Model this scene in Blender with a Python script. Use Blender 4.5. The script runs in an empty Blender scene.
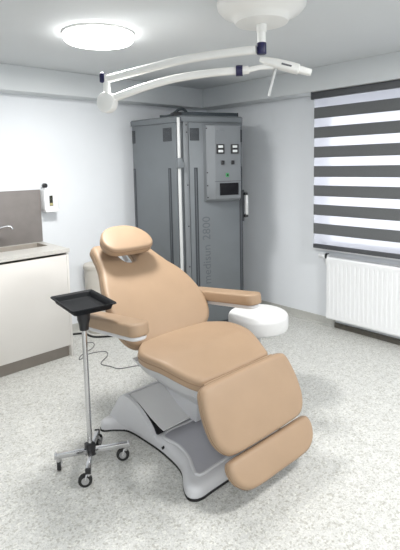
import bpy, bmesh, math, random
from mathutils import Vector, Matrix
from mathutils.geometry import delaunay_2d_cdt
random.seed(7)
sc = bpy.context.scene
COL = sc.collection
V = Vector
PI = math.pi

# ------------------------------------------------------------------ materials
def mat(name, col, rough=.5, metal=0., noise=0., nscale=40., bump=0., bscale=200., coat=0., spec=None, col2=None):
    m = bpy.data.materials.new(name); m.use_nodes = True
    nt = m.node_tree; b = nt.nodes['Principled BSDF']
    b.inputs['Base Color'].default_value = (*col, 1)
    b.inputs['Roughness'].default_value = rough
    b.inputs['Metallic'].default_value = metal
    if coat: b.inputs['Coat Weight'].default_value = coat
    if spec is not None: b.inputs['Specular IOR Level'].default_value = spec
    tc = nt.nodes.new('ShaderNodeTexCoord')
    if noise > 0:
        n = nt.nodes.new('ShaderNodeTexNoise'); n.inputs['Scale'].default_value = nscale; n.inputs['Detail'].default_value = 4
        nt.links.new(tc.outputs['Object'], n.inputs['Vector'])
        r = nt.nodes.new('ShaderNodeValToRGB')
        c2 = col2 if col2 else tuple(c*(1-noise) for c in col)
        r.color_ramp.elements[0].position = .3; r.color_ramp.elements[0].color = (*c2, 1)
        r.color_ramp.elements[1].position = .65; r.color_ramp.elements[1].color = (*col, 1)
        nt.links.new(n.outputs['Fac'], r.inputs['Fac']); nt.links.new(r.outputs['Color'], b.inputs['Base Color'])
    if bump > 0:
        n2 = nt.nodes.new('ShaderNodeTexNoise'); n2.inputs['Scale'].default_value = bscale; n2.inputs['Detail'].default_value = 3
        nt.links.new(tc.outputs['Object'], n2.inputs['Vector'])
        bp_ = nt.nodes.new('ShaderNodeBump'); bp_.inputs['Strength'].default_value = bump; bp_.inputs['Distance'].default_value = .004
        nt.links.new(n2.outputs['Fac'], bp_.inputs['Height']); nt.links.new(bp_.outputs['Normal'], b.inputs['Normal'])
    return m

def floor_mat():
    m = bpy.data.materials.new('speckled_vinyl'); m.use_nodes = True
    nt = m.node_tree; b = nt.nodes['Principled BSDF']; b.inputs['Roughness'].default_value = .42
    tc = nt.nodes.new('ShaderNodeTexCoord')
    def vor(scale, a, bb, ca, cb):
        v = nt.nodes.new('ShaderNodeTexVoronoi'); v.inputs['Scale'].default_value = scale
        nt.links.new(tc.outputs['Object'], v.inputs['Vector'])
        sep = nt.nodes.new('ShaderNodeSeparateColor'); nt.links.new(v.outputs['Color'], sep.inputs['Color'])
        r = nt.nodes.new('ShaderNodeValToRGB'); r.color_ramp.interpolation = 'CONSTANT'
        els = r.color_ramp.elements; els[0].position = 0; els[0].color = (*ca, 1); els[1].position = a; els[1].color = (*cb, 1)
        e = els.new(bb); e.color = (1.12, 1.12, 1.1, 1)
        nt.links.new(sep.outputs['Red'], r.inputs['Fac']); return r
    r1 = vor(110, .16, .86, (.78, .77, .74), (1, 1, 1)); r2 = vor(210, .2, .8, (.82, .82, .80), (1, 1, 1))
    n = nt.nodes.new('ShaderNodeTexNoise'); n.inputs['Scale'].default_value = 22; n.inputs['Detail'].default_value = 5
    nt.links.new(tc.outputs['Object'], n.inputs['Vector'])
    rn = nt.nodes.new('ShaderNodeValToRGB'); rn.color_ramp.elements[0].position = .3; rn.color_ramp.elements[1].position = .7
    rn.color_ramp.elements[0].color = (.53, .53, .51, 1); rn.color_ramp.elements[1].color = (.61, .61, .59, 1)
    nt.links.new(n.outputs['Fac'], rn.inputs['Fac'])
    def mul(a, c):
        x = nt.nodes.new('ShaderNodeMix'); x.data_type = 'RGBA'; x.blend_type = 'MULTIPLY'; x.inputs['Factor'].default_value = 1
        nt.links.new(a, x.inputs['A']); nt.links.new(c, x.inputs['B']); return x.outputs['Result']
    nt.links.new(mul(mul(rn.outputs['Color'], r1.outputs['Color']), r2.outputs['Color']), b.inputs['Base Color'])
    return m

def glow_mat(name, col, strength):
    m = bpy.data.materials.new(name); m.use_nodes = True
    b = m.node_tree.nodes['Principled BSDF']
    b.inputs['Base Color'].default_value = (*col, 1)
    b.inputs['Emission Color'].default_value = (*col, 1); b.inputs['Emission Strength'].default_value = strength
    return m

def sheer_mat():
    m = bpy.data.materials.new('sheer_voile'); m.use_nodes = True
    nt = m.node_tree; nt.nodes.clear()
    o = nt.nodes.new('ShaderNodeOutputMaterial'); t = nt.nodes.new('ShaderNodeBsdfTranslucent'); d = nt.nodes.new('ShaderNodeBsdfTransparent')
    x = nt.nodes.new('ShaderNodeMixShader'); x.inputs[0].default_value = .55
    t.inputs['Color'].default_value = (.95, .95, 1, 1); d.inputs['Color'].default_value = (1, 1, 1, 1)
    nt.links.new(t.outputs[0], x.inputs[1]); nt.links.new(d.outputs[0], x.inputs[2]); nt.links.new(x.outputs[0], o.inputs[0])
    return m

def glass_mat():
    m = bpy.data.materials.new('window_glass'); m.use_nodes = True
    nt = m.node_tree; nt.nodes.clear()
    o = nt.nodes.new('ShaderNodeOutputMaterial'); g = nt.nodes.new('ShaderNodeBsdfGlossy'); d = nt.nodes.new('ShaderNodeBsdfTransparent')
    g.inputs['Roughness'].default_value = .05
    x = nt.nodes.new('ShaderNodeMixShader'); x.inputs[0].default_value = .92
    nt.links.new(g.outputs[0], x.inputs[1]); nt.links.new(d.outputs[0], x.inputs[2]); nt.links.new(x.outputs[0], o.inputs[0])
    return m

M = dict(
    wall=mat('wall_paint', (.77, .795, .825), .75, bump=.05, bscale=120, noise=.02, nscale=3),
    ceil=mat('ceiling_paint', (.64, .665, .68), .85, noise=.02, nscale=3),
    floor=floor_mat(),
    cove=mat('vinyl_cove', (.50, .50, .47), .5, noise=.15, nscale=80),
    darktrim=mat('dark_brown_trim', (.13, .12, .10), .6, noise=.2),
    tan=mat('tan_leatherette', (.365, .25, .16), .5, noise=.05, nscale=9, bump=.12, bscale=420),
    tanedge=mat('tan_piping', (.27, .175, .105), .5, noise=.05),
    wplas=mat('white_plastic', (.60, .60, .615), .35, noise=.02, nscale=5),
    gplas=mat('grey_plastic', (.42, .42, .455), .4, noise=.04, nscale=8),
    cover=mat('pale_cover', (.62, .62, .62), .5, noise=.03, nscale=6),
    black=mat('black_plastic', (.012, .012, .014), .4, noise=.2),
    tray=mat('black_tray', (.006, .007, .009), .55, noise=.2, nscale=30, spec=.18),
    rubber=mat('black_rubber', (.015, .015, .015), .7, noise=.1),
    chrome=mat('chrome', (.62, .62, .63), .18, 1., noise=.04, nscale=20),
    steel=mat('brushed_steel', (.5, .5, .51), .35, 1., noise=.05),
    booth=mat('booth_grey', (.160, .175, .187), .42, .25, noise=.06, nscale=5),
    boothd=mat('booth_panel_grey', (.19, .203, .215), .42, .25, noise=.05, nscale=6),
    slot=mat('booth_dark_slot', (.032, .037, .044), .5, noise=.1),
    slotl=mat('booth_slot_edge', (.10, .11, .122), .5, noise=.1),
    grille=mat('vent_mesh', (.025, .029, .034), .6, noise=.3, nscale=300),
    pole=mat('pale_pole', (.55, .56, .56), .35, noise=.02),
    display=mat('white_display', (.7, .72, .72), .4, noise=.03),
    green=mat('green_button', (.05, .28, .10), .4, noise=.05),
    screen=mat('black_screen', (.006, .006, .008), .5, noise=.1, spec=.15),
    letter=mat('booth_lettering', (.10, .11, .121), .5, noise=.1),
    cab=mat('cream_laminate', (.71, .685, .65), .45, noise=.02, nscale=4),
    worktop=mat('worktop_stone', (.58, .565, .53), .4, noise=.08, nscale=60),
    taupe=mat('taupe_laminate', (.27, .24, .21), .5, noise=.06, nscale=20),
    splash=mat('grey_splashback', (.235, .215, .205), .5, noise=.08, nscale=14),
    basin=mat('basin_stone', (.40, .36, .315), .4, noise=.06, nscale=40),
    bin=mat('beige_plastic', (.56, .53, .48), .5, noise=.03),
    disp=mat('dispenser_white', (.80, .81, .82), .4, noise=.02),
    soapwin=mat('soap_window', (.03, .03, .02), .25, noise=.1),
    soap=mat('yellow_soap', (.42, .38, .18), .25, noise=.1),
    stool=mat('white_vinyl', (.68, .68, .675), .5, noise=.02, bump=.05),
    lampw=mat('lamp_enamel', (.78, .78, .76), .4, noise=.02, nscale=8),
    blue=mat('navy_plastic', (.007, .006, .055), .35, noise=.1),
    mark=mat('grey_mark', (.12, .12, .13), .5, noise=.1),
    blind=mat('charcoal_weave', (.125, .13, .134), .85, noise=.12, nscale=220),
    rail=mat('charcoal_rail', (.07, .073, .08), .45, noise=.05),
    sheer=sheer_mat(), glass=glass_mat(),
    rad=mat('radiator_enamel', (.84, .85, .86), .35, noise=.01),
    frame=mat('window_white', (.8, .8, .81), .45, noise=.02),
    glow=glow_mat('lamp_diffuser', (1, 1, .98), 7.0),
    cord=mat('grey_cord', (.17, .17, .17), .6, noise=.1),
    bar=mat('dark_metal_bar', (.05, .062, .072), .5, .3, noise=.1),
)

# ------------------------------------------------------------------ builders
ORG = V((0, 0, 0))
class MB:
    def __init__(s): s.bm = bmesh.new()
    def _ap(s, geom, mtx): bmesh.ops.transform(s.bm, matrix=mtx, verts=[v for v in geom if isinstance(v, bmesh.types.BMVert)])
    def box(s, c, size, bev=0., mtx=None, seg=2):
        r = bmesh.ops.create_cube(s.bm, size=1.0); vs = r['verts']
        for v in vs: v.co = V((v.co.x*size[0], v.co.y*size[1], v.co.z*size[2]))
        if bev > 0:
            es = list({e for v in vs for e in v.link_edges})
            rr = bmesh.ops.bevel(s.bm, geom=es, offset=bev, segments=seg, profile=.5, affect='EDGES', clamp_overlap=True)
            vs = list({v for f in rr['faces'] for v in f.verts} | {v for v in vs if v.is_valid})
        T = Matrix.Translation(V(c)) @ (mtx.to_4x4() if mtx else Matrix.Identity(4))
        bmesh.ops.transform(s.bm, matrix=T, verts=vs); return s
    def b2(s, lo, hi, bev=0.):
        lo, hi = V(lo), V(hi); return s.box((lo+hi)/2, hi-lo, bev)
    def tube(s, pts, rad, n=12, cap=True, closed=False):
        pts = [V(p) for p in pts]; N = len(pts)
        rads = rad if isinstance(rad, (list, tuple)) else [rad]*N
        rings = []; up = None
        for i, p in enumerate(pts):
            if closed: t = (pts[(i+1) % N]-pts[i-1]).normalized()
            else: t = (pts[min(i+1, N-1)]-pts[max(i-1, 0)]).normalized()
            if up is None: up = V((0, 0, 1)) if abs(t.z) < .9 else V((1, 0, 0))
            a = t.cross(up).normalized(); up = a.cross(t).normalized()
            rings.append([s.bm.verts.new(p + (a*math.cos(2*PI*k/n)+up*math.sin(2*PI*k/n))*rads[i]) for k in range(n)])
        R = range(N) if closed else range(N-1)
        for i in R:
            A, B = rings[i], rings[(i+1) % N]
            for k in range(n): s.bm.faces.new((A[k], A[(k+1) % n], B[(k+1) % n], B[k]))
        if cap and not closed: s.bm.faces.new(rings[0][::-1]); s.bm.faces.new(rings[-1])
        return s
    def cyl(s, a, b, r, r2=None, n=24, bev=.0):
        a, b = V(a), V(b); r2 = r if r2 is None else r2
        if bev > 0:
            d = (b-a).normalized()
            return s.tube([a, a+d*bev*.3, a+d*bev, b-d*bev, b-d*bev*.3, b], [r-bev, r-bev*.3, r, r2, r2-bev*.3, r2-bev], n)
        return s.tube([a, b], [r, r2], n)
    def lathe(s, c, prof, n=48, axis='Z'):
        rings = []
        for r, z in prof:
            rings.append([s.bm.verts.new(V(c)+V((r*math.cos(2*PI*k/n), r*math.sin(2*PI*k/n), z))) for k in range(n)])
        for A, B in zip(rings, rings[1:]):
            for k in range(n): s.bm.faces.new((A[k], A[(k+1) % n], B[(k+1) % n], B[k]))
        s.bm.faces.new(rings[0][::-1]); s.bm.faces.new(rings[-1]); return s
    def prism(s, poly, fn, d0, d1):
        A = [s.bm.verts.new(fn(p[0], p[1], d0)) for p in poly]; B = [s.bm.verts.new(fn(p[0], p[1], d1)) for p in poly]
        n = len(poly)
        s.bm.faces.new(A[::-1]); s.bm.faces.new(B)
        for k in range(n): s.bm.faces.new((A[k], A[(k+1) % n], B[(k+1) % n], B[k]))
        return s
    def quad(s, a, b, c, d):
        s.bm.faces.new([s.bm.verts.new(V(p)) for p in (a, b, c, d)]); return s
    def build(s, name, m, parent=None, smooth=35, bevel=0):
        bmesh.ops.recalc_face_normals(s.bm, faces=s.bm.faces)
        o = V((0, 0, 0)) if (parent is None) else ORG
        for v in s.bm.verts: v.co -= ORG
        me = bpy.data.meshes.new(name); s.bm.to_mesh(me); s.bm.free()
        me.materials.append(m)
        if smooth:
            for p in me.polygons: p.use_smooth = True
            try: me.set_sharp_from_angle(angle=math.radians(smooth))
            except Exception: pass
        ob = bpy.data.objects.new(name, me); COL.objects.link(ob)
        if parent is not None: ob.parent = parent
        else: ob.location = ORG
        if bevel:
            md = ob.modifiers.new('bevel', 'BEVEL'); md.width = bevel; md.segments = 3; md.limit_method = 'ANGLE'
        return ob

def thing(name, label, cat, loc, group=None):
    global ORG
    ORG = V(loc)
    o = bpy.data.objects.new(name, None); COL.objects.link(o); o.location = ORG
    o.empty_display_size = .1
    o['label'] = label; o['category'] = cat
    if group: o['group'] = group
    return o
def tag(o, label, cat, group=None):
    o['label'] = label; o['category'] = cat
    if group: o['group'] = group
    return o
def setorg(p=(0, 0, 0)):
    global ORG
    ORG = V(p)
def struct(o): o['kind'] = 'structure'; return o

def spline(ctrl, n=120, closed=True):
    P = [V(p) for p in ctrl]; N = len(P); out = []
    segs = N if closed else N-1
    for i in range(segs):
        if closed: p0, p1, p2, p3 = P[i-1], P[i], P[(i+1) % N], P[(i+2) % N]
        else: p0, p1, p2, p3 = P[max(i-1, 0)], P[i], P[i+1], P[min(i+2, N-1)]
        k = max(2, n//segs)
        for j in range(k):
            t = j/k
            out.append(.5*((2*p1)+(p2-p0)*t+(2*p0-5*p1+4*p2-p3)*t*t+(3*p1-p0-3*p2+p3)*t**3))
    if not closed: out.append(P[-1])
    return out
def resample(poly, step):
    out = []; N = len(poly)
    L = [(poly[(i+1) % N]-poly[i]).length for i in range(N)]; T = sum(L); n = max(12, int(T/step)); i = 0; acc = 0
    for k in range(n):
        d = T*k/n
        while acc+L[i] < d: acc += L[i]; i += 1
        out.append(poly[i].lerp(poly[(i+1) % N], (d-acc)/max(L[i], 1e-9)))
    return out
def mirror(half):   # half outline listed with u>=0 from bottom to top -> closed outline
    h = [V((p[0], p[1])) for p in half]
    return h + [V((-p.x, p.y)) for p in reversed(h) if abs(p.x) > 1e-6]
def inside(p, poly):
    c = False; n = len(poly)
    for i in range(n):
        a, b = poly[i], poly[i-1]
        if (a.y > p.y) != (b.y > p.y) and p.x < (b.x-a.x)*(p.y-a.y)/(b.y-a.y)+a.x: c = not c
    return c
def sdist(p, poly):
    m = 1e9; n = len(poly)
    for i in range(n):
        a, b = poly[i-1], poly[i]; ab = b-a; t = max(0, min(1, (p-a).dot(ab)/max(ab.length_squared, 1e-12)))
        m = min(m, (p-a-ab*t).length)
    return m
def pad(mb, outline, frame, T, r=.02, dome=.01, domek=.06, bend=None, step=.012, flatbottom=False):
    """upholstered slab: outline in (u,v), front face through frame origin, thickness T away from the normal"""
    O, U, W, N = frame
    poly = resample(outline, step); n = len(poly)
    pts = list(poly); edges = [(i, (i+1) % n) for i in range(n)]
    for f in (.12, .4, .8, 1.25):                       # rings inside the rounded edge
        for i in range(n):
            t = (poly[(i+1) % n]-poly[i-1]); nn = V((-t.y, t.x)).normalized()
            q = poly[i]+nn*r*f
            if not inside(q, poly): q = poly[i]-nn*r*f
            if inside(q, poly) and sdist(q, poly) > r*f*.93: pts.append(q)
    xs = [p.x for p in poly]; ys = [p.y for p in poly]; g = step*1.7
    x = min(xs)
    while x < max(xs):
        y = min(ys)
        while y < max(ys):
            q = V((x+random.uniform(-.1, .1)*g, y+random.uniform(-.1, .1)*g))
            if inside(q, poly) and sdist(q, poly) > r*1.5: pts.append(q)
            y += g
        x += g
    vs, es, fs, ov, _, _ = delaunay_2d_cdt(pts, edges, [], 1, 1e-6)
    D = [sdist(v, poly) for v in vs]
    bound = [any(k < n for k in o) for o in ov]
    def h(d):
        e = math.sqrt(max(0, r*r-(r-min(d, r))**2))-r
        return e + dome*(1-math.exp(-max(0, d-r*.3)/domek))
    def P(v, hh):
        b = bend(v.x, v.y) if bend else 0
        return O+U*v.x+W*v.y+N*(hh+b)
    top = [mb.bm.verts.new(P(v, h(0) if bound[i] else h(D[i]))) for i, v in enumerate(vs)]
    def hb(d): return -T if flatbottom else -T-(math.sqrt(max(0, r*r-(r-min(d, r))**2))-r)
    bot = [mb.bm.verts.new(P(v, hb(0) if bound[i] else hb(D[i]))) for i, v in enumerate(vs)]
    cnt = {}
    for f in fs:
        for a, b in zip(f, f[1:]+f[:1]): cnt[tuple(sorted((a, b)))] = cnt.get(tuple(sorted((a, b))), 0)+1
    for f in fs:
        try:
            mb.bm.faces.new([top[i] for i in f]); mb.bm.faces.new([bot[i] for i in reversed(f)])
        except ValueError: pass
    for f in fs:
        for a, b in zip(f, f[1:]+f[:1]):
            if cnt[tuple(sorted((a, b)))] == 1: mb.bm.faces.new((top[b], top[a], bot[a], bot[b]))
    return mb
def outline_tube(mb, outline, frame, rad, hh, bend=None, step=.02):
    O, U, W, N = frame
    mb.tube([O+U*p.x+W*p.y+N*(hh+(bend(p.x, p.y) if bend else 0)) for p in resample(outline, step)], rad, 6, closed=True)
    return mb
def rrect(w, h, r, k=5):
    out = []
    for cx, cy, a in ((w/2-r, h/2-r, 0), (-w/2+r, h/2-r, 90), (-w/2+r, -h/2+r, 180), (w/2-r, -h/2+r, 270)):
        for j in range(k+1):
            t = math.radians(a+90*j/k); out.append(V((cx+r*math.cos(t), cy+r*math.sin(t))))
    return out
def text_obj(name, body, size, frame, depth, m, parent, align='LEFT'):
    cu = bpy.data.curves.new(name+'_curve', 'FONT'); cu.body = body; cu.size = size; cu.extrude = depth; cu.align_x = align; cu.resolution_u = 3
    tmp = bpy.data.objects.new(name+'_tmp', cu); COL.objects.link(tmp)
    dg = bpy.context.evaluated_depsgraph_get(); me = bpy.data.meshes.new_from_object(tmp.evaluated_get(dg))
    bpy.data.objects.remove(tmp); bpy.data.curves.remove(cu)
    O, U, W, N = frame
    for v in me.vertices: v.co = O+U*v.co.x+W*v.co.y+N*v.co.z-ORG
    me.materials.clear(); me.materials.append(m); me.name = name
    ob = bpy.data.objects.new(name, me); COL.objects.link(ob); ob.parent = parent; return ob

# ------------------------------------------------------------------ camera
H = 1.5; pi_, ya, ro = (math.radians(a) for a in (6.26, 47.15, -1.22))
fh = V((math.cos(ya), math.sin(ya), 0)); rt = V((math.sin(ya), -math.cos(ya), 0)); zz = V((0, 0, 1))
fw = fh*math.cos(pi_)-zz*math.sin(pi_); up = fh*math.sin(pi_)+zz*math.cos(pi_)
cr = rt*math.cos(ro)+up*math.sin(ro); cu_ = up*math.cos(ro)-rt*math.sin(ro)
cam = bpy.data.cameras.new('camera'); co = bpy.data.objects.new('camera', cam); COL.objects.link(co)
cam.sensor_fit = 'VERTICAL'; cam.sensor_height = 36; cam.sensor_width = 36*400/550; cam.lens = 460.5/550*36
cam.shift_y = -(275-215)/550
cam.clip_start = .05
mw = Matrix((( cr.x, cu_.x, -fw.x, 0), (cr.y, cu_.y, -fw.y, 0), (cr.z, cu_.z, -fw.z, H), (0, 0, 0, 1)))
co.matrix_world = mw; sc.camera = co

# ------------------------------------------------------------------ room shell
XW, YW, CZ = 3.655, 3.79, 2.29
X0, Y0 = -1.3, -1.4
setorg()
struct(MB().b2((X0-.1, Y0-.1, -.1), (XW+.25, YW+.1, 0)).build('floor', M['floor']))
struct(MB().b2((X0-.1, Y0-.1, CZ), (XW+.25, YW+.1, CZ+.1)).build('ceiling', M['ceil']))
struct(MB().b2((X0-.1, YW, 0), (XW+.25, YW+.1, CZ)).build('wall_left', M['wall']))
wy0, wy1, wz0, wz1 = .75, 2.382, .70, 2.06
w = MB(); T = .25
w.b2((XW, Y0-.1, 0), (XW+T, YW, wz0)).b2((XW, Y0-.1, wz1), (XW+T, YW, CZ)).b2((XW, Y0-.1, wz0), (XW+T, wy0, wz1)).b2((XW, wy1, wz0), (XW+T, YW, wz1))
struct(w.build('wall_right', M['wall']))
struct(MB().b2((X0-.1, Y0-.1, 0), (X0, YW, CZ)).build('wall_rear', M['wall']))
struct(MB().b2((X0, Y0-.1, 0), (XW, Y0, CZ)).build('wall_near', M['wall']))
# boxed-in beams under the ceiling
ZL = 2.096
struct(MB().b2((X0, YW-.166, ZL), (XW, YW, CZ), .004).build('trim_1', M['ceil']))
struct(MB().b2((XW-.218, Y0, ZL), (XW, YW-.166, CZ), .004).build('trim_2', M['ceil']))
# vinyl coving up the walls
def cove(a, b, nrm, name):
    a, b, nrm = V(a), V(b), V(nrm)
    prof = [(0, .075), (.006, .075), (.006, .03), (.011, .013), (.03, .002), (.03, 0), (0, 0)]
    m = MB(); A = [m.bm.verts.new(a+nrm*p+zz*q) for p, q in prof]; B = [m.bm.verts.new(b+nrm*p+zz*q) for p, q in prof]
    m.bm.faces.new(A[::-1]); m.bm.faces.new(B)
    for k in range(len(prof)): m.bm.faces.new((A[k], A[(k+1) % 7], B[(k+1) % 7], B[k]))
    return struct(m.build(name, M['cove']))
cove((XW, YW, 0), (XW, 2.155, 0), (-1, 0, 0), 'baseboard_right')
cove((1.67, YW, 0), (XW, YW, 0), (0, -1, 0), 'baseboard_left')
struct(MB().b2((XW-.02, .3, 0), (XW, 2.155, .045), .003).build('baseboard_window', M['darktrim']))
# window
wf = MB(); fx0, fx1 = XW+.12, XW+.19; fb = .06
wf.b2((fx0, wy0, wz0), (fx1, wy1, wz0+fb)).b2((fx0, wy0, wz1-fb), (fx1, wy1, wz1)).b2((fx0, wy0, wz0), (fx1, wy0+fb, wz1)).b2((fx0, wy1-fb, wz0), (fx1, wy1, wz1))
wf.b2((fx0, 1.56, wz0), (fx1, 1.64, wz1))
win = struct(wf.build('window_1', M['frame'], bevel=.006))
gl = MB().b2((fx0+.03, wy0+fb, wz0+fb), (fx0+.04, wy1-fb, wz1-fb)).build('pane', M['glass'], win)
struct(MB().b2((XW-.03, wy0+.01, wz0), (fx0, wy1-.01, wz0+.02), .004).build('trim_3', M['frame']))

# ------------------------------------------------------------------ roller blind
BX = XW-.166
t = thing('roller_blind', 'charcoal and white striped day and night roller blind over the window', 'blind', (BX, 1.5, .75))
by0, by1 = .80, 2.283
MB().box((BX, (by0+by1)/2, 2.064), (.055, by1-by0+.024, .058), .008).build('headrail', M['rail'], t)
e = MB().box((BX, by1+.014, 2.064), (.06, .006, .062), .002).build('end_cap', M['rail'], t)
MB().box((BX+.0005, (by0+by1)/2, 1.40), (.0012, by1-by0, 1.28)).build('sheer_fabric', M['sheer'], t)
def wz(z): return 1.5+(z-1.5)*BX/3.5
s0, pitch, hd = 1.966, .1672, .094
for k in range(7):
    zt = wz(s0-pitch*k); zb = wz(s0-pitch*k-hd)
    MB().box((BX-.001, (by0+by1)/2, (zt+zb)/2), (.002, by1-by0, zt-zb)).build('dark_band', M['blind'], t)
MB().box((BX, (by0+by1)/2, .762), (.014, by1-by0+.004, .04), .005).build('bottom_bar', M['rail'], t)

# ------------------------------------------------------------------ radiator
ry0, ry1, rz0, rz1, rx = .74, 2.19, .10, .658, 3.55
t = thing('radiator', 'white ribbed panel radiator under the striped blind', 'radiator', (3.6, 1.46, rz0))
m = MB(); prof = []
y = ry0+.012
prof.append((ry0, .004)); prof.append((ry0+.012, 0))
n = int((ry1-ry0-.03)/.04)
for k in range(n):
    a = ry0+.016+k*.04
    prof += [(a, 0), (a+.022, 0), (a+.027, .004), (a+.035, .004), (a+.04, 0)]
prof += [(ry1-.012, 0), (ry1, .004)]
prof = sorted(set(prof))
zr = [(rz0, .006, 0), (rz0+.012, 0, 0), (rz0+.045, 0, 0), (rz0+.06, 0, 1), (rz1-.06, 0, 1), (rz1-.045, 0, 0), (rz1-.012, 0, 0), (rz1, .006, 0)]
rows = [[m.bm.verts.new((rx+off+d*on, yy, z)) for yy, d in prof] for z, off, on in zr]
for A, B in zip(rows, rows[1:]):
    for k in range(len(A)-1): m.bm.faces.new((A[k], A[k+1], B[k+1], B[k]))
m.b2((rx+.006, ry0+.002, rz0+.001), (rx+.016, ry1-.002, rz1-.002)); m.b2((rx+.075, ry0+.01, rz0+.01), (rx+.085, ry1-.01, rz1-.01))
m.build('front_panel', M['rad'], t, smooth=20)
MB().b2((rx+.01, ry1-.003, rz0+.01), (rx+.085, ry1, rz1-.005), .001).build('side_panel', M['rad'], t)
m = MB()
m.b2((rx+.008, ry0, rz1-.006), (rx+.012, ry1, rz1+.004)); m.b2((rx+.081, ry0, rz1-.006), (rx+.085, ry1, rz1+.004))
for k in range(60):
    a = ry0+.005+k*(ry1-ry0-.01)/60; m.b2((rx+.012, a, rz1-.004), (rx+.081, a+.011, rz1+.001))
m.build('top_grille', M['rad'], t)
for yy in (1.0, 1.9): MB().b2((rx+.083, yy, .22), (XW-.0005, yy+.03, .60)).build('wall_bracket', M['rad'], t)
vy = ry1; vz = rz1+.002; vx = rx+.045
v = MB().cyl((vx, vy-.01, vz), (vx, vy+.022, vz), .017).cyl((vx, vy+.03, vz), (vx, vy+.03, vz-.085), .009).cyl((vx, vy+.03, vz-.08), (XW-.001, vy+.03, vz-.08), .009)
vo = v.build('valve', M['rad'], t)
MB().cyl((vx, vy+.012, vz), (vx, vy+.03, vz), .026).build('valve_ring', M['black'], vo)
MB().cyl((vx, vy+.03, vz), (vx, vy+.10, vz), .027, .023, bev=.004).build('thermostat_head', M['rad'], vo)

# ------------------------------------------------------------------ sink unit
cx1 = 1.65
t = thing('sink_cabinet', 'cream laminate base cabinet with a taupe plinth at the left wall', 'cabinet', (1.0, 3.55, 0))
MB().b2((.3, 3.315, .1), (cx1-.018, YW-.002, .70)).build('carcass', M['cab'], t)
MB().b2((cx1-.018, 3.295, 0), (cx1, YW-.002, .843), .001).build('end_panel', M['cab'], t)
d = MB().b2((.85, 3.294, .1), (cx1-.02, 3.313, .826), .0015).build('door', M['cab'], t)
d = MB().b2((.3, 3.294, .1), (.847, 3.313, .826), .0015).build('door', M['cab'], t)
MB().b2((.3, 3.335, 0), (cx1-.019, 3.35, .098)).build('plinth', M['taupe'], t)
# worktop with integral basin
bx0, bx1, by0_, by1_ = 1.0, 1.60, 3.535, 3.745
t = thing('worktop', 'grey stone worktop with an inset sink basin on the cream cabinet', 'worktop', (1.0, 3.55, .845))
tx0, tx1, ty0, ty1, tz0, tz1 = .3, 1.655, 3.285, YW-.002, .845, .874
m = MB().b2((tx0, ty0, tz0), (tx1, by0_, tz1)).b2((tx0, by1_, tz0), (tx1, ty1, tz1)).b2((tx0, by0_, tz0), (bx0, by1_, tz1)).b2((bx1, by0_, tz0), (tx1, by1_, tz1))
m.build('slab', M['worktop'], t)
m = MB(); bd = .13; q = .004
m.b2((bx0, by0_, tz1-bd), (bx1, by1_, tz1-bd+.006)).b2((bx0, by0_-.001, tz1-bd), (bx0+.006, by1_+.001, tz1-.001)).b2((bx1-.006, by0_, tz1-bd), (bx1, by1_, tz1-.001)).b2((bx0, by0_, tz1-bd), (bx1, by0_+.006, tz1-.001)).b2((bx0, by1_-.006, tz1-bd), (bx1, by1_, tz1-.001))
m.build('basin', M['basin'], t)
MB().cyl((1.30, 3.66, tz1-bd+.005), (1.30, 3.66, tz1-bd+.012), .03).build('drain', M['chrome'], t)
setorg((1.0, YW-.01, .875))
tag(MB().b2((.3, YW-.012, .875), (1.664, YW-.001, 1.318), .001).build('splashback', M['splash']), 'flat grey splashback panel on the wall behind the sink', 'splashback')
t = thing('faucet', 'chrome mixer tap with a thin curved spout over the basin', 'tap', (1.10, 3.762, .874))
MB().cyl((1.10, 3.762, .8745), (1.10, 3.762, .985), .0145, bev=.004).build('tap_body', M['chrome'], t)
MB().tube(spline([(1.11, 3.755, .955), (1.16, 3.73, .99), (1.23, 3.70, 1.022), (1.30, 3.67, 1.045), (1.345, 3.655, 1.046), (1.365, 3.648, 1.024)], 30, False), .0105, 12).build('spout', M['chrome'], t)
MB().box((1.10, 3.735, 1.0), (.016, .08, .012), .004).build('lever', M['chrome'], t)

# soap dispenser
t = thing('soap_dispenser', 'white wall soap dispenser beside the grey splashback', 'soap dispenser', (1.73, YW, 1.11))
yb = YW-.001; dx0, dx1 = 1.663, 1.793; df = yb-.085
m = MB().b2((dx0, df, 1.142), (dx1, yb, 1.318), .012)
m.build('housing', M['disp'], t)
MB().b2((dx0+.01, df-.003, 1.312), (dx1-.015, yb, 1.332), .008).build('lid', M['disp'], t)
MB().b2((dx0+.005, df-.012, 1.125), (dx1-.002, yb-.01, 1.145), .006).build('drip_tray', M['disp'], t)
wnd = MB().b2((dx0+.045, df-.002, 1.178), (dx0+.075, df+.004, 1.266), .001).build('level_window', M['soapwin'], t)
MB().b2((dx0+.047, df-.003, 1.181), (dx0+.073, df+.003, 1.203), .001).build('soap', M['soap'], wnd)
MB().cyl((dx0+.028, yb-.03, 1.350), (dx0+.028, yb-.064, 1.350), .020, bev=.004).build('knob', M['black'], t)
MB().box((dx0+.03, yb-.03, 1.332), (.018, .012, .03), .003).build('knob_stem', M['disp'], t)

# waste bin
t = thing('waste_bin', 'tall beige lidded bin behind the tan chair at the left wall', 'bin', (2.095, 3.66, 0))
MB().lathe((2.095, 3.66, 0), [(.088, 0), (.094, .005), (.108, .57), (.11, .595)]).build('bin_body', M['bin'], t)
MB().lathe((2.095, 3.66, 0), [(.113, .585), (.1155, .59), (.1155, .618), (.108, .628), (.06, .638), (.001, .64)]).build('lid', M['bin'], t)

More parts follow.
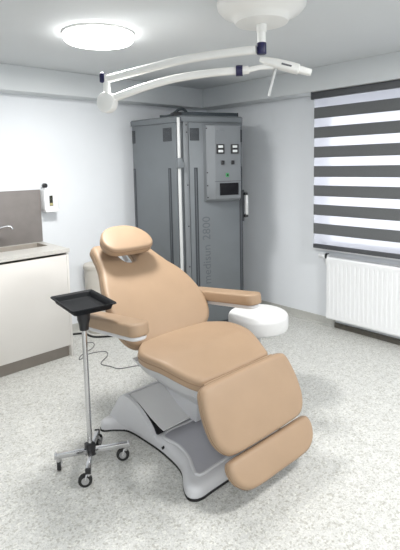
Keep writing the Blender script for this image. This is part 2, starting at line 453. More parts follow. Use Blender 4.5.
# ------------------------------------------------------------------ phototherapy booth
A = V((2.37, 2.845, 0)); B = V((2.292, 3.448, 0)); D = V((2.917, 2.649, 0))
BH = 1.878
foot = [A, B, V((2.40, 3.545, 0)), V((3.14, 3.545, 0)), V((3.31, 3.30, 0)), V((3.235, 2.94, 0)), D]
t = thing('phototherapy_booth', 'tall grey metal light therapy booth with a control box in the room corner', 'therapy booth', (2.8, 3.15, 0))
cen = V((2.8, 3.15, 0))
def ring(off):
    n = len(foot); out = []
    for i in range(n):
        a, b, c = foot[i-1], foot[i], foot[(i+1) % n]
        n1 = (b-a).normalized().cross(zz); n2 = (c-b).normalized().cross(zz)
        if n1.dot(b-cen) < 0: n1 = -n1
        if n2.dot(b-cen) < 0: n2 = -n2
        k = (n1+n2).normalized(); out.append(b+k*(off/max(.3, k.dot(n1))))
    return out
m = MB()
def stack(levels, m):
    rr = [[m.bm.verts.new(p+zz*z) for p in ring(off)] for off, z in levels]
    for P, Q in zip(rr, rr[1:]):
        for k in range(len(P)): m.bm.faces.new((P[k], P[(k+1) % len(P)], Q[(k+1) % len(P)], Q[k]))
    m.bm.faces.new(rr[0]); m.bm.faces.new(rr[-1])
stack([(-.012, .07), (-.012, BH-.05)], m); m.build('cabinet_body', M['booth'], t)
m = MB(); stack([(-.03, 0), (-.03, .07)], m); m.build('plinth', M['slot'], t)
m = MB(); stack([(.0, BH-.05), (.002, BH-.012), (-.008, BH), (-.03, BH+.004)], m); m.build('roof', M['booth'], t)
def face(P, Q):
    U = (Q-P).normalized(); N = U.cross(zz)
    if N.dot(P-cen) < 0: N = -N
    return (P, U, zz, N)
FR, FL = face(A, D), face(A, B)
def fbox(fr, s0, s1, z0, z1, d0, d1, name, m, parent, bev=.002):
    O, U, W, N = fr; mb = MB()
    c = O+U*(s0+s1)/2+W*(z0+z1)/2+N*(d0+d1)/2
    mtx = Matrix((U, W, N)).transposed()
    mb.box(c, (s1-s0, z1-z0, d1-d0), bev, mtx); return mb.build(name, m, parent)
rd = fbox(FR, .07, .575, .085, BH-.055, -.014, .004, 'door', M['booth'], t, .004)
ld = fbox(FL, .05, .59, .085, BH-.055, -.014, .004, 'door', M['booth'], t, .004)
post = fbox(FR, .02, .066, .08, BH-.052, -.014, .006, 'corner_post', M['boothd'], t, .003)
def slot(fr, s, z0, z1, parent, wd=.034):
    o = fbox(fr, s-wd/2, s+wd/2, z0, z1, .002, .006, 'slot_strip', M['slot'], parent, .001)
    fbox(fr, s-.004, s+.004, z0+.01, z1-.01, .004, .008, 'strip_rib', M['slotl'], o, .001)
slot(FR, .128, .3, 1.445, rd); slot(FR, .556, .3, 1.445, rd, .03)
slot(FL, .132, .3, 1.445, ld); slot(FL, .572, .3, 1.445, ld, .03)
def vent(fr, s0, s1, z0, z1, parent):
    o = fbox(fr, s0, s1, z0, z1, .002, .006, 'vent_grille', M['grille'], parent, .002)
    O, U, W, N = fr; mb = MB(); mtx = Matrix((U, W, N)).transposed()
    k = z0+.008
    while k < z1-.004:
        mb.box(O+U*(s0+s1)/2+W*k+N*.007, (s1-s0-.012, .003, .003), 0, mtx); k += .0095
    mb.build('grille_bars', M['slotl'], o)
vent(FR, .08, .165, 1.672, 1.775, rd); vent(FR, .535, .575, 1.66, 1.765, rd)
vent(FL, .098, .2, 1.672, 1.785, ld); vent(FL, .548, .588, 1.672, 1.785, ld)
def screws(fr, pts, d, parent):
    O, U, W, N = fr
    for s, z in pts:
        p = O+U*s+W*z+N*d; MB().cyl(p-N*.003, p+N*.003, .006, n=10).build('screw', M['black'], parent)
screws(FR, [(.048, 1.80), (.05, 1.74), (.05, 1.30), (.05, .95), (.05, .6)], .007, post)
# pale tube that closes the seam between the doors
pm = A+(FR[3]+FL[3]).normalized()*.028 - FR[1]*.012
sp = MB().cyl(pm+zz*.02, pm+zz*(BH-.02), .014, n=18).build('seam_pole', M['pole'], t)
mb = MB(); mtx = Matrix((FR[1], zz, FR[3])).transposed()
mb.box(pm+zz*1.485+FR[3]*.004, (.05, .085, .05), .008, mtx); mb.box(pm+zz*1.47+FR[1]*.02+FR[3]*.02, (.03, .05, .016), .005, mtx)
la = mb.build('pole_latch', M['booth'], t)
for z in (BH-.03, .06): MB().box(pm+zz*z-(FR[3]+FL[3]).normalized()*.014, (.03, .03, .04), .003, mtx).build('pole_bracket', M['slot'], t)
# control box
O, U, W, N = FR
cb0, cb1, cz0, cz1, cd = .20, .525, 1.142, 1.80, .075
m = MB()
prof = [(cb0, 0), (cb0+.008, cd*.6), (cb0+.075, cd), (cb1-.012, cd), (cb1, cd-.015), (cb1, 0)]
def cbx(z, ins):
    return [m.bm.verts.new(O+U*s+W*z+N*(.004+max(0, d-ins))) for s, d in prof]
rr = [cbx(cz0+.01, .03), cbx(cz0+.03, .006), cbx(cz0+.05, 0), cbx(1.325, 0), cbx(cz1-.008, 0), cbx(cz1, .012)]
for P, Q in zip(rr, rr[1:]):
    for k in range(len(P)): m.bm.faces.new((P[k], P[(k+1) % 6], Q[(k+1) % 6], Q[k]))
m.bm.faces.new(rr[0]); m.bm.faces.new(rr[-1])
cb = m.build('control_box', M['boothd'], t, smooth=20)
fbox(FR, cb0+.07, cb1-.01, 1.322, 1.325, cd, cd+.006, 'seam_line', M['slot'], cb, 0)
for s in (.325, .46):
    dsp = fbox(FR, s-.036, s+.036, 1.557, 1.637, cd+.002, cd+.012, 'timer_display', M['black'], cb, .003)
    for z in (1.617, 1.579): fbox(FR, s-.022, s+.022, z-.010, z+.010, cd+.010, cd+.014, 'display_window', M['display'], dsp, .001)
for s in (.345, .44): fbox(FR, s-.013, s+.013, 1.465, 1.50, cd+.002, cd+.016, 'push_button', M['black'], cb, .003)
gb = fbox(FR, .372, .40, 1.36, 1.393, cd+.002, cd+.014, 'power_switch', M['green'], cb, .003)
fbox(FR, .380, .392, 1.369, 1.384, cd+.012, cd+.016, 'switch_dot', M['screen'], gb, .001)
fbox(FR, .315, .492, 1.205, 1.308, cd+.002, cd+.010, 'screen', M['screen'], cb, .002)
fbox(FR, .29, .36, 1.745, 1.775, cd+.003, cd+.007, 'name_plate', M['boothd'], cb, .001)
screws(FR, [(.212, 1.77), (.212, 1.40), (.212, 1.29), (.214, 1.19)], cd*.7, cb)
# grip on the right edge and the faint vertical lettering
mtx2 = Matrix((U, W, N)).transposed()
hb_ = MB().box(O+U*.594+W*1.107+N*.042, (.024, .175, .022), .006, mtx2).build('door_handle', M['pole'], t)
for z in (1.205, 1.008): MB().box(O+U*.590+W*z+N*.022, (.03, .022, .055), .004, mtx2).build('handle_end', M['black'], hb_)
fbox(FR, .560, .585, .96, 1.24, .0, .012, 'handle_plate', M['slot'], t, .002)
text_obj('lettering', 'medisun', .105, (O+U*.25+W*.425+N*.0045, W, -U, N), .0006, M['letter'], rd)
text_obj('model_number', '2800', .105, (O+U*.25+W*.815+N*.0045, W, -U, N), .0006, M['letter'], rd)
BS = 1.02
def rescale(root, newloc, sc3):
    def rec(o):
        for c in o.children:
            if c.type == 'MESH':
                for v in c.data.vertices: v.co = V((v.co.x*sc3[0], v.co.y*sc3[1], v.co.z*sc3[2]))
            rec(c)
    rec(root); root.location = V(newloc)
rescale(t, (3.014, 3.307, 0), (BS, BS, BS))
# things lying on the booth
rz = (BH+.004)*1.02+.0008
t = thing('metal_bar', 'long dark metal bar lying flat on top of the grey booth', 'bar', (2.95, 3.06, rz))
a = V((2.68, 3.11, rz+.02)); b = V((3.185, 2.915, rz+.02)); dd = (b-a).normalized(); nn = dd.cross(zz)
mtx3 = Matrix((dd, nn, zz)).transposed()
MB().box((a+b)/2, ((b-a).length, .05, .04), .004, mtx3).build('bar_profile', M['bar'], t)
MB().box(b+dd*.004, (.008, .052, .042), .002, mtx3).build('bar_end', M['black'], t)
setorg((2.70, 3.2, rz))
tag(MB().tube(spline([(2.60, 3.30, rz+.013), (2.64, 3.245, rz+.013), (2.675, 3.21, rz+.03), (2.715, 3.18, rz+.068), (2.765, 3.17, rz+.074), (2.80, 3.17, rz+.05), (2.84, 3.19, rz+.016), (2.92, 3.26, rz+.013)], 60, False), .0125, 10).build('thick_cable', M['bar']), 'thick dark cable looping up on top of the grey booth', 'cable')
setorg((2.63, 3.14, rz))
tag(MB().box((2.64, 3.13, rz+.018), (.10, .07, .035), .006, Matrix.Rotation(1.2, 3, 'Z')).build('junction_box', M['black']), 'small black box on top of the booth at its left corner', 'box')

# ------------------------------------------------------------------ treatment chair
CX = 1.39
t = thing('treatment_chair', 'tan leatherette reclining treatment chair on a white plastic base', 'chair', (CX, 1.6, 0))
ex = V((1, 0, 0))
def fr_yz(y0, z0, y1, z1, cx=CX, flip=1):
    W = V((0, y1-y0, z1-z0)).normalized(); N = ex.cross(W)*flip
    return (V((cx, y0, z0)), ex, W, N)
# base
half = [(0, 1.228), (.23, 1.226), (.295, 1.224), (.33, 1.238), (.345, 1.272), (.32, 1.33), (.253, 1.431), (.229, 1.594), (.232, 1.755), (.248, 1.90), (.30, 1.968), (.345, 2.000), (.354, 2.026), (.332, 2.048), (.25, 2.052), (0, 2.054)]
bo = spline([V((p.x, p.y)) for p in mirror(half)], 160)
zfr = lambda z: (V((CX, 0, z)), ex, V((0, 1, 0)), zz)
def shrink(poly, k, c=V((0, 1.62))): return [c+(p-c)*k for p in poly]
base = pad(MB(), bo, zfr(.066), .056, .030, .004, .05, step=.016, flatbottom=True).build('base', M['wplas'], t, smooth=60)
MB().prism([tuple(p) for p in shrink(bo, 1.006)], lambda u, v, z: V((CX+u, v, z)), 0, .012).build('base_skirt', M['rubber'], base)
ph = [(0, 1.285), (.18, 1.28), (.25, 1.278), (.268, 1.295), (.25, 1.34), (.21, 1.42), (.188, 1.52), (.186, 1.655), (0, 1.655)]
po = [V((p.x, p.y)) for p in mirror(ph)]; po = spline(po, 120)
MB().prism([tuple(p) for p in po], lambda u, v, z: V((CX+u, v, z)), .055, .0705).build('base_panel', M['gplas'], base)
outline_tube(MB(), spline([p for p in mirror(ph)], 120), zfr(.070), .0085, 0).build('panel_rim', M['wplas'], base)
MB().cyl((1.152, 1.60, .040), (1.168, 1.60, .044), .007, n=12).build('base_screw', M['black'], base)
# hump over the lift mechanism
yz = lambda y, z, x: V((CX+x, y, z))
def hw(y):
    t_ = max(0, (y-1.66)/.40); return .229+.075*t_**1.2
outer = spline([(2.04, .05), (2.02, .08), (1.98, .145), (1.94, .205), (1.912, .228), (1.87, .224), (1.80, .190), (1.73, .132), (1.695, .09), (1.678, .045)], 50, False)
m = MB()
for sg in (-1, 1):
    poly = [(q[0], q[1]) for q in outer]
    m.prism(poly, lambda y, z, x: V((CX+sg*(hw(y)-x), y, z)), 0, .02)
back_ = [(2.04, .05), (2.02, .08), (1.98, .145), (1.94, .205), (1.912, .228), (1.897, .227), (1.897, .21), (1.93, .195), (1.99, .08), (2.0, .05)]
m.prism(back_, lambda y, z, x: V((CX+x*(hw(y)-.01), y, z)), -1, 1)
m.build('lift_housing', M['wplas'], t, smooth=40)
m = MB().prism([(1.89, .212), (1.80, .168), (1.70, .105), (1.675, .069), (1.92, .069), (1.92, .19)], yz, -.209, .209)
m.build('housing_cavity', M['black'], t)
cv = [(1.886, .229), (1.81, .200), (1.73, .150), (1.665, .120), (1.63, .113), (1.629, .107), (1.665, .113), (1.73, .143), (1.81, .193), (1.886, .222)]
m = MB().prism(cv, lambda y, z, x: V((CX+x*(hw(y)-.026), y, z)), -1, 1)
m.build('lift_cover', M['cover'], t, smooth=30)
# lifting column and seat frame
m = MB()
Lb = [(-.02, 1.58), (.02, 1.58), (.02, 1.82), (-.02, 1.82)]; Lm = [(-.03, 1.55), (.03, 1.55), (.03, 1.84), (-.03, 1.84)]; Lt = [(-.195, 1.35), (.195, 1.35), (.195, 1.80), (-.195, 1.80)]
rr = [[m.bm.verts.new(V((CX+x, y, z))) for x, y in q] for q, z in ((Lb, .10), (Lm, .22), (Lt, .385))]
for P, Q in zip(rr, rr[1:]):
    for k in range(4): m.bm.faces.new((P[k], P[(k+1) % 4], Q[(k+1) % 4], Q[k]))
m.bm.faces.new(rr[0]); m.bm.faces.new(rr[-1])
m.build('lift_column', M['wplas'], t, bevel=.008)
fr = [V(p) for p in ((-.235, 1.30), (.235, 1.30), (.27, 1.5), (.27, 1.8), (-.27, 1.8), (-.27, 1.5))]
m = MB()
A_ = [m.bm.verts.new(V((CX+p.x, p.y, .474))) for p in fr]; B_ = [m.bm.verts.new(V((CX+p.x*.9, 1.55+(p.y-1.55)*.97, .435))) for p in fr]; C_ = [m.bm.verts.new(V((CX+p.x*.70, 1.56+(p.y-1.55)*.88, .365))) for p in fr]
for P, Q in ((A_, B_), (B_, C_)):
    for k in range(6): m.bm.faces.new((P[k], P[(k+1) % 6], Q[(k+1) % 6], Q[k]))
m.bm.faces.new(A_); m.bm.faces.new(C_[::-1])
m.build('seat_frame', M['wplas'], t, smooth=30)
MB().tube([V((1.152, 1.50+.012*math.cos(a*PI/9), 0.448+.016*math.sin(a*PI/9))) for a in range(18)], .0022, 6, closed=True).build('release_ring', M['steel'], t)
# seat
sh = [(0, 1.275), (.17, 1.276), (.225, 1.281), (.246, 1.30), (.275, 1.36), (.308, 1.45), (.327, 1.54), (.332, 1.605), (.318, 1.67), (.265, 1.735), (.2, 1.775), (0, 1.795)]
so = spline([p for p in mirror(sh)], 140)
sfr = zfr(.516)
def sb(u, v):
    k = max(0, min(1, (v-1.275)/.24)); return .046*k*k*(3-2*k)+.006*(abs(u)/.3)**2
seat = pad(MB(), so, sfr, .066, .017, .012, .07, bend=sb, step=.014).build('seat', M['tan'], t, smooth=60)
outline_tube(MB(), shrink(so, 1.0, V((0, 1.55))), sfr, .0028, -.03, bend=sb).build('seat_piping', M['tanedge'], seat)
# flexible flap between seat and leg rest
MB().tube([(CX-.238, 1.262, .496), (CX-.12, 1.256, .500), (CX+.12, 1.256, .500), (CX+.238, 1.262, .496)], .014, 12).build('hinge_flap', M['tan'], t)
# backrest with a notch at the neck
Y0b, Z0b, Y1b, Z1b = 1.765, .535, 2.245, 1.0
bfr = fr_yz(Y0b, Z0b, Y1b, Z1b)
bh = [(0, -.005), (.18, 0), (.27, .03), (.316, .10), (.327, .20), (.312, .32), (.282, .42), (.240, .51), (.216, .58), (.198, .65), (.176, .715), (.13, .736), (.085, .722), (.060, .66), (.052, .60), (.036, .56), (0, .550)]
bout = spline([V((p.x-.10*max(0, p.y-.42), p.y)) for p in mirror(bh)], 220)
bb = lambda u, v: .018*math.sin(max(0, min(1, v/.5))*PI) - .035*max(0, (v-.5)/.2)**1.5 + .02*(abs(u)/.31)**3
back = pad(MB(), bout, bfr, .078, .022, .010, .07, bend=bb, step=.014).build('backrest', M['tan'], t, smooth=60)
outline_tube(MB(), bout, bfr, .0028, -.034, bend=bb).build('backrest_piping', M['tanedge'], back)
m = MB(); O, U, W, N = bfr
m.box(O+W*.30-N*.088, (.40, .42, .03), .01, Matrix((U, W, N)).transposed()); m.box(O+W*.02-N*.09, (.30, .14, .05), .01, Matrix((U, W, N)).transposed())
m.build('backrest_shell', M['wplas'], back)
# headrest
hfr = fr_yz(2.135, 1.05, 2.235, 1.115, CX-.045)
hh = [(0, -.106), (.10, -.102), (.145, -.084), (.168, -.04), (.162, .02), (.122, .08), (.065, .11), (0, .118)]
hout = spline([p for p in mirror(hh)], 120)
head = pad(MB(), [p+V((0, .035)) for p in hout], hfr, .060, .013, .008, .05, step=.012).build('headrest', M['tan'], t, smooth=60)
outline_tube(MB(), [p+V((0, .035)) for p in hout], hfr, .0032, -.022).build('headrest_piping', M['tanedge'], head)
O, U, W, N = hfr
m = MB(); m.tube([O+W*.05-N*.05, O+W*.05-N*.12, bfr[0]+bfr[2]*.60-bfr[3]*.07], .012, 10); m.box(O+W*.05-N*.068, (.12, .07, .012), .003, Matrix((U, W, N)).transposed())
m.build('headrest_bracket', M['wplas'], head)
# armrests
for sgn in (-1, 1):
    W = V((0, .57, -.072)).normalized(); N = ex.cross(W)
    xo = CX+sgn*.376
    afr = (V((xo, 1.795-sgn*.030, .724-.0*sgn)), ex, W, N)
    ao = rrect(.112, .58, .045, 6)
    arm = pad(MB(), ao, afr, .062, .011, .004, .03, step=.011).build('armrest', M['tan'], t, smooth=60)
    f2 = (afr[0]-N*.060, ex, W, N)
    sup = pad(MB(), rrect(.094, .55, .042, 6), f2, .024, .01, 0, step=.012).build('armrest_support', M['wplas'], arm, smooth=60)
    m = MB(); m.tube([V((xo, 1.98, .622)), V((xo-sgn*.02, 2.0, .61)), V((CX+sgn*.18, 2.01, .635))], .018, 10)
    m.build('armrest_bracket', M['steel'], arm)
# leg rest
lfr = fr_yz(1.078, .258, 1.22, .525, CX+.003)
lh = [(0, -.002), (.14, 0), (.245, .003), (.290, .020), (.309, .085), (.314, .16), (.304, .235), (.27, .29), (.22, .312), (.1, .317), (0, .317)]
lo_ = [V((p.x, .306-p.y)) for p in mirror(lh)]
lout = spline(lo_, 140)
# normal must face the viewer (towards -y, +z)
def facing(fr):
    O, U, W, N = fr
    return (O, U, W, N if N.y < 0 else -N)
lfr = facing(lfr)
leg = pad(MB(), lout, lfr, .062, .020, .014, .08, step=.013).build('leg_rest', M['tan'], t, smooth=60)
outline_tube(MB(), lout, lfr, .0028, -.03).build('leg_rest_piping', M['tanedge'], leg)
O, U, W, N = lfr
MB().box(O+W*.15-N*.072, (.40, .22, .022), .006, Matrix((U, W, N)).transposed()).build('leg_rest_shell', M['wplas'], leg)
ffr = facing(fr_yz(1.005, .112, 1.07, .222, CX+.014))
fo = spline([V((p[0], p[1])) for p in mirror([(0, -.004), (.14, -.004), (.215, .006), (.265, .04), (.287, .088), (.282, .128), (.25, .142), (.1, .142), (0, .142)])], 100)
ft = pad(MB(), fo, ffr, .056, .018, .008, .05, step=.012).build('foot_rest', M['tan'], t, smooth=60)
outline_tube(MB(), fo, ffr, .0028, -.028).build('foot_rest_piping', M['tanedge'], ft)
O, U, W, N = ffr
m = MB(); m.box(O+W*.075-N*.064, (.42, .09, .02), .006, Matrix((U, W, N)).transposed())
for s in (-.12, .12): m.cyl(O+U*s+W*.06-N*.066, lfr[0]+lfr[1]*s+lfr[2]*.10-lfr[3]*.078, .011, n=10)
m.build('foot_rest_slide', M['wplas'], ft)
t.location = (1.60, 1.79, 0); t.rotation_euler = (0, 0, math.radians(-1.2))

# ------------------------------------------------------------------ instrument stand
sx, sy = 1.055, 1.985
t = thing('instrument_stand', 'chrome wheeled instrument stand with a black tray beside the tan chair', 'instrument stand', (sx, sy, 0))
MB().cyl((sx, sy, .085), (sx, sy, .74), .0125, n=18).build('pole', M['chrome'], t)
MB().b2((sx-.022, sy-.022, .06), (sx+.022, sy+.022, .125), .006).build('hub', M['black'], t)
ends = [(.91, 2.063), (1.22, 1.894), (.967, 1.85), (1.163, 2.102)]
for i, (x, y) in enumerate(ends):
    d = (V((x, y, 0))-V((sx, sy, 0))).normalized(); e = V((x, y, .085)); s_ = V((sx, sy, .085))+d*.015
    mtx = Matrix((d, zz.cross(d), zz)).transposed()
    lg = MB().box((e+s_)/2, ((e-s_).length, .024, .024), .003, mtx).build('leg', M['chrome'], t)
    MB().box(e+d*.002, (.012, .027, .027), .003, mtx).build('end_cap', M['black'] if i in (2, 3) else M['chrome'], lg)
    w_ = d.cross(zz); a = [(.5, .85), (-.8, .6), (-.85, .5), (.8, .5)][i]
    rd_ = V((a[0], a[1], 0)).normalized(); ax = rd_.cross(zz)
    hub = e-d*.012; cw = V((hub.x, hub.y, .033))+rd_*.016
    cs = MB().tube([V((cw.x, cw.y, .033))+ax*(.011*math.cos(k*PI/10)) + zz*(.033*math.sin(k*PI/10)) - rd_*(.008*math.sin(k*PI/10)) for k in range(11)], .005, 8).cyl((hub.x, hub.y, .055), (hub.x, hub.y, .078), .010, n=12).build('caster', M['chrome'], t)
    m = MB(); m.cyl(cw-ax*.009, cw+ax*.009, .033, n=24, bev=.004); m.build('wheel', M['rubber'], cs)
    m = MB(); m.cyl(cw-ax*.0105, cw+ax*.0105, .018, n=20); m.build('wheel_hub', M['steel'], cs)
# tray
tc = V((1.105, 2.08, .830)); ang = math.radians(-7)
tu = V((math.cos(ang), math.sin(ang), 0)); tv = V((-math.sin(ang), math.cos(ang), 0))
tw, th_ = .215, .31
m = MB()
lv = [(tw/2-.022, th_/2-.022, -.034), (tw/2-.012, th_/2-.012, -.030), (tw/2-.004, th_/2-.004, -.004), (tw/2+.006, th_/2+.006, 0), (tw/2+.008, th_/2+.008, -.004)]
inn = [(tw/2-.002, th_/2-.002, .0), (tw/2-.010, th_/2-.010, -.006), (tw/2-.018, th_/2-.018, -.026), (tw/2-.03, th_/2-.03, -.0295)]
seq = [lv[0], lv[1], lv[2], lv[4], (tw/2+.007, th_/2+.007, .002)] + inn
rr = []
for a, b, z in seq:
    rr.append([m.bm.verts.new(tc+tu*p.x+tv*p.y+zz*z) for p in rrect(2*a, 2*b, .015, 3)])
for P, Q in zip(rr, rr[1:]):
    for k in range(len(P)): m.bm.faces.new((P[k], P[(k+1) % len(P)], Q[(k+1) % len(P)], Q[k]))
m.bm.faces.new(rr[0][::-1]); m.bm.faces.new(rr[-1])
tr = m.build('tray', M['tray'], t)
MB().tube([(sx, sy, .712), (sx, sy, .74), (sx, sy, .765), (sx, sy, .798)], [.022, .024, .031, .033], 20).build('tray_socket', M['black'], t)

# ------------------------------------------------------------------ stool
px, py = 2.232, 1.873
t = thing('stool', 'round white padded stool beyond the tan chair, half under its far armrest', 'stool', (px, py, 0))
so_ = [V((.193*math.cos(k*PI/24), .193*math.sin(k*PI/24))) for k in range(48)]
st = pad(MB(), so_, (V((px, py, .542)), ex, V((0, 1, 0)), zz), .105, .022, .010, .06, step=.014).build('seat', M['stool'], t, smooth=60)
MB().cyl((px, py, .09), (px, py, .30), .025).cyl((px, py, .29), (px, py, .436), .016).build('gas_column', M['steel'], t)
MB().cyl((px, py, .425), (px, py, .4395), .09).build('seat_plate', M['black'], t)
m = MB().cyl((px, py, .06), (px, py, .10), .035)
m.build('base_hub', M['steel'], t)
for k in range(5):
    a = 2*PI*k/5+.5; e = V((px+.19*math.cos(a), py+.19*math.sin(a), .068))
    MB().tube([V((px, py, .08)), (V((px, py, .08))+e)/2, e], [.017, .015, .011], 10).build('leg', M['steel'], t)
    cs = MB().cyl(e+zz*.0, e-zz*.022, .008, n=10).build('caster', M['black'], t)
    ax = V((-math.sin(a), math.cos(a), 0)); c_ = V((e.x, e.y, .024))
    MB().cyl(c_-ax*.014, c_+ax*.014, .024, n=20, bev=.003).build('wheel', M['rubber'], cs)

# ------------------------------------------------------------------ surgical lamp
lx, ly = 1.672, 1.414
CZ0 = 2.206
t = thing('examination_lamp', 'white ceiling mounted examination lamp with folding arms and navy joints', 'lamp', (lx, ly, CZ0))
MB().lathe((lx, ly, 0), [(.195, CZ0-.001), (.202, CZ0-.012), (.198, CZ0-.034), (.178, CZ0-.056), (.146, CZ0-.070), (.132, CZ0-.078), (.118, CZ0-.098), (.06, CZ0-.103), (.03, CZ0-.104)][::-1], 64).build('canopy', M['lampw'], t, smooth=50)
MB().tube([(lx, ly, 2.105), (lx, ly, 2.072), (lx, ly, 2.07), (lx, ly, 2.02)], [.0235, .0235, .019, .019], 24).build('stem', M['lampw'], t)
MB().cyl((lx, ly, 1.976), (lx, ly, 2.026), .022, bev=.004).build('stem_joint', M['blue'], t)
hx, hy = 1.293, 2.128
def bar(mb, pts, w, h):
    pts = [V(p) for p in pts]; rings = []
    for i, p in enumerate(pts):
        tt = (pts[min(i+1, len(pts)-1)]-pts[max(i-1, 0)]).normalized(); a = tt.cross(zz).normalized(); u_ = a.cross(tt)
        ww = w[i] if isinstance(w, list) else w; h_ = h[i] if isinstance(h, list) else h
        rings.append([mb.bm.verts.new(p+a*q.x*ww+u_*q.y*h_) for q in rrect(1, 1, .32, 4)])
    for P, Q in zip(rings, rings[1:]):
        for k in range(len(P)): mb.bm.faces.new((P[k], P[(k+1) % len(P)], Q[(k+1) % len(P)], Q[k]))
    mb.bm.faces.new(rings[0][::-1]); mb.bm.faces.new(rings[-1]); return mb
a1 = bar(MB(), spline([(lx-.012, ly+.022, 1.998), (1.615, 1.52, 1.998), (1.55, 1.64, 1.994), (1.475, 1.775, 1.983), (1.40, 1.92, 1.962), (1.32, 2.078, 1.938), (1.298, 2.118, 1.932)], 40, False), .036, .036)
a1o = a1.build('upper_arm', M['lampw'], t, smooth=40)
MB().box((1.60, 1.575, 2.001), (.06, .038, .004), 0, Matrix.Rotation(math.atan2(.76, -.4), 3, 'Z')).build('arm_mark', M['mark'], a1o)
MB().tube([(hx, hy, 1.955), (hx, hy, 1.83)], .0185, 18).build('elbow_post', M['lampw'], t)
ud = V((hx-lx, hy-ly, 0)).normalized()
MB().box((hx+ud.x*.016, hy+ud.y*.016, 1.938), (.03, .045, .05), .008, Matrix.Rotation(math.atan2(ud.y, ud.x), 3, 'Z')).build('elbow_cap', M['blue'], t)
axd = V((-ud.y, ud.x, 0)); axd = axd if axd.dot(fh) < 0 else -axd
dc = V((hx, hy, 1.817))
MB().cyl(dc-axd*.026, dc+axd*.03, .05, n=36, bev=.008).build('elbow_disc', M['lampw'], t)
a2 = bar(MB(), spline([dc+V((.0, -.0, .008)), (1.345, 2.062, 1.852), (1.425, 1.968, 1.887), (1.50, 1.878, 1.913), (1.58, 1.785, 1.930), (1.665, 1.685, 1.940), (1.725, 1.615, 1.943)], 40, False), .036, [.036]*80)
a2.build('lower_arm', M['lampw'], t, smooth=40)
MB().tube([(1.722, 1.619, 1.943), (1.743, 1.594, 1.943)], .026, 20).build('arm_joint', M['blue'], t)
MB().tube([(1.74, 1.597, 1.943), (1.762, 1.571, 1.945), (1.763, 1.57, 1.945), (1.80, 1.53, 1.955), (1.855, 1.465, 1.955)], [.02, .02, .013, .012, .012], 14).build('arm_tip', M['lampw'], t)
h0, h1 = V((1.800, 1.532, 1.992)), V((1.955, 1.338, 1.918)); hd_ = (h1-h0).normalized(); ha = hd_.cross(zz).normalized(); hu = ha.cross(hd_)
m = MB(); rr = []
for k, (s, w_, h_) in enumerate([(0, .014, .02), (.03, .03, .036), (.09, .052, .044), (.16, .058, .046), (.195, .056, .044), (.2, .040, .034), (.255, .036, .03), (.26, .03, .026)]):
    rr.append([m.bm.verts.new(h0+hd_*s+ha*q.x*w_*1.25+hu*q.y*h_) for q in rrect(1, 1, .3, 4)])
for P, Q in zip(rr, rr[1:]):
    for k in range(len(P)): m.bm.faces.new((P[k], P[(k+1) % len(P)], Q[(k+1) % len(P)], Q[k]))
m.bm.faces.new(rr[0][::-1]); m.bm.faces.new(rr[-1])
hdo = m.build('lamp_head', M['lampw'], t, smooth=40)
side = -ha if (-ha).dot(fh) < 0 else ha
mtx = Matrix((hd_, side, hu)).transposed()
MB().box(h0+hd_*.135+side*.0355, (.05, .004, .008), .001, mtx).build('head_mark', M['mark'], hdo)
MB().tube([(1.850, 1.470, 1.950), (1.8475, 1.4722, 1.938), (1.847, 1.4726, 1.936), (1.822, 1.494, 1.818)], [.010, .010, .006, .006], 12).build('aiming_handle', M['pole'], t)

rescale(t, (1.828, 1.499, CZ), (1.08, 1.08, 1.12))

# ------------------------------------------------------------------ ceiling light
gx, gy = 1.515, 2.49
t = thing('ceiling_light', 'round white glowing ceiling light above the tan chair', 'ceiling light', (gx, gy, CZ))
MB().lathe((gx, gy, 0), [(.205, CZ-.012), (.212, CZ-.012), (.212, CZ-.001), (.205, CZ-.001)], 64).build('light_ring', M['lampw'], t)
MB().lathe((gx, gy, 0), [(.001, CZ-.052), (.165, CZ-.052), (.193, CZ-.048), (.205, CZ-.036), (.207, CZ-.012)], 64).build('diffuser', M['glow'], t)

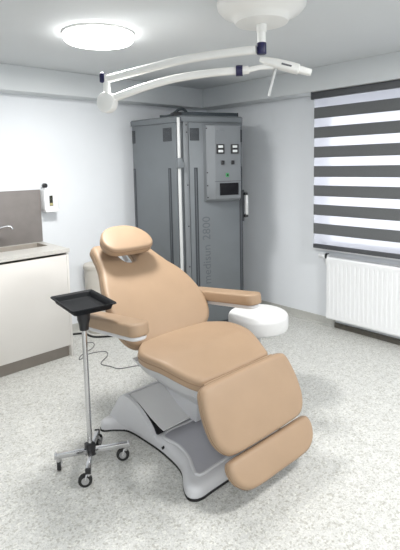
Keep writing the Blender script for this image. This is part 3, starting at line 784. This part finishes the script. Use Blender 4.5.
# ------------------------------------------------------------------ cords on the floor
setorg((1.97, 3.6, 0))
tag(MB().tube(spline([(1.80, 3.74, .009), (1.87, 3.72, .009), (1.945, 3.67, .009), (1.955, 3.58, .009), (1.975, 3.52, .009), (2.04, 3.46, .009), (2.14, 3.40, .009)], 50, False), .0085, 8).build('power_cord', M['rubber']), 'thick black power cord on the floor behind the instrument stand', 'cord')
setorg((1.75, 3.1, 0))
tag(MB().tube(spline([(1.837, 3.473, .004), (1.897, 3.427, .004), (1.841, 3.33, .004), (1.69, 3.254, .004), (1.647, 3.19, .004), (1.761, 3.237, .004), (1.868, 3.185, .004), (1.839, 3.101, .004), (1.724, 3.007, .004), (1.75, 2.906, .004), (1.778, 2.828, .004), (1.919, 2.758, .004), (1.95, 2.62, .004), (1.85, 2.45, .004), (1.74, 2.30, .004)], 120, False), .0032, 6).build('thin_cord', M['cord']), 'thin grey cord snaking across the floor to the chair base', 'cord')

# ------------------------------------------------------------------ light
def area(name, loc, size, power, col=(1, 1, 1), rot=(0, 0, 0), shape='DISK', sy=None):
    l = bpy.data.lights.new(name, 'AREA'); l.shape = shape; l.size = size; l.energy = power; l.color = col
    if sy: l.size_y = sy
    o = bpy.data.objects.new(name, l); COL.objects.link(o); o.location = loc; o.rotation_euler = rot; return o
area('lamp_light', (gx, gy, CZ-.056), .38, 19, (1, .99, .97))
area('added_fill_right', (2.15, .05, CZ-.03), .5, 30, (1, .99, .97))  # added fill out of frame on the right, standing in for an unseen ceiling light
area('added_fill_behind', (-.6, -.6, CZ-.03), .5, 24, (1, .99, .97))  # added fill behind the camera, brightens the right wall; no fitting modelled
wd = bpy.data.worlds.new('world'); sc.world = wd; wd.use_nodes = True
wd.node_tree.nodes['Background'].inputs[0].default_value = (.90, .94, 1, 1)
wd.node_tree.nodes['Background'].inputs[1].default_value = 1.05
sc.view_settings.view_transform = 'Standard'; sc.view_settings.look = 'None'; sc.view_settings.gamma = 1; sc.view_settings.use_curve_mapping = False
sc.view_settings.exposure = 0.77
sc.cycles.max_bounces = 10; sc.cycles.diffuse_bounces = 6
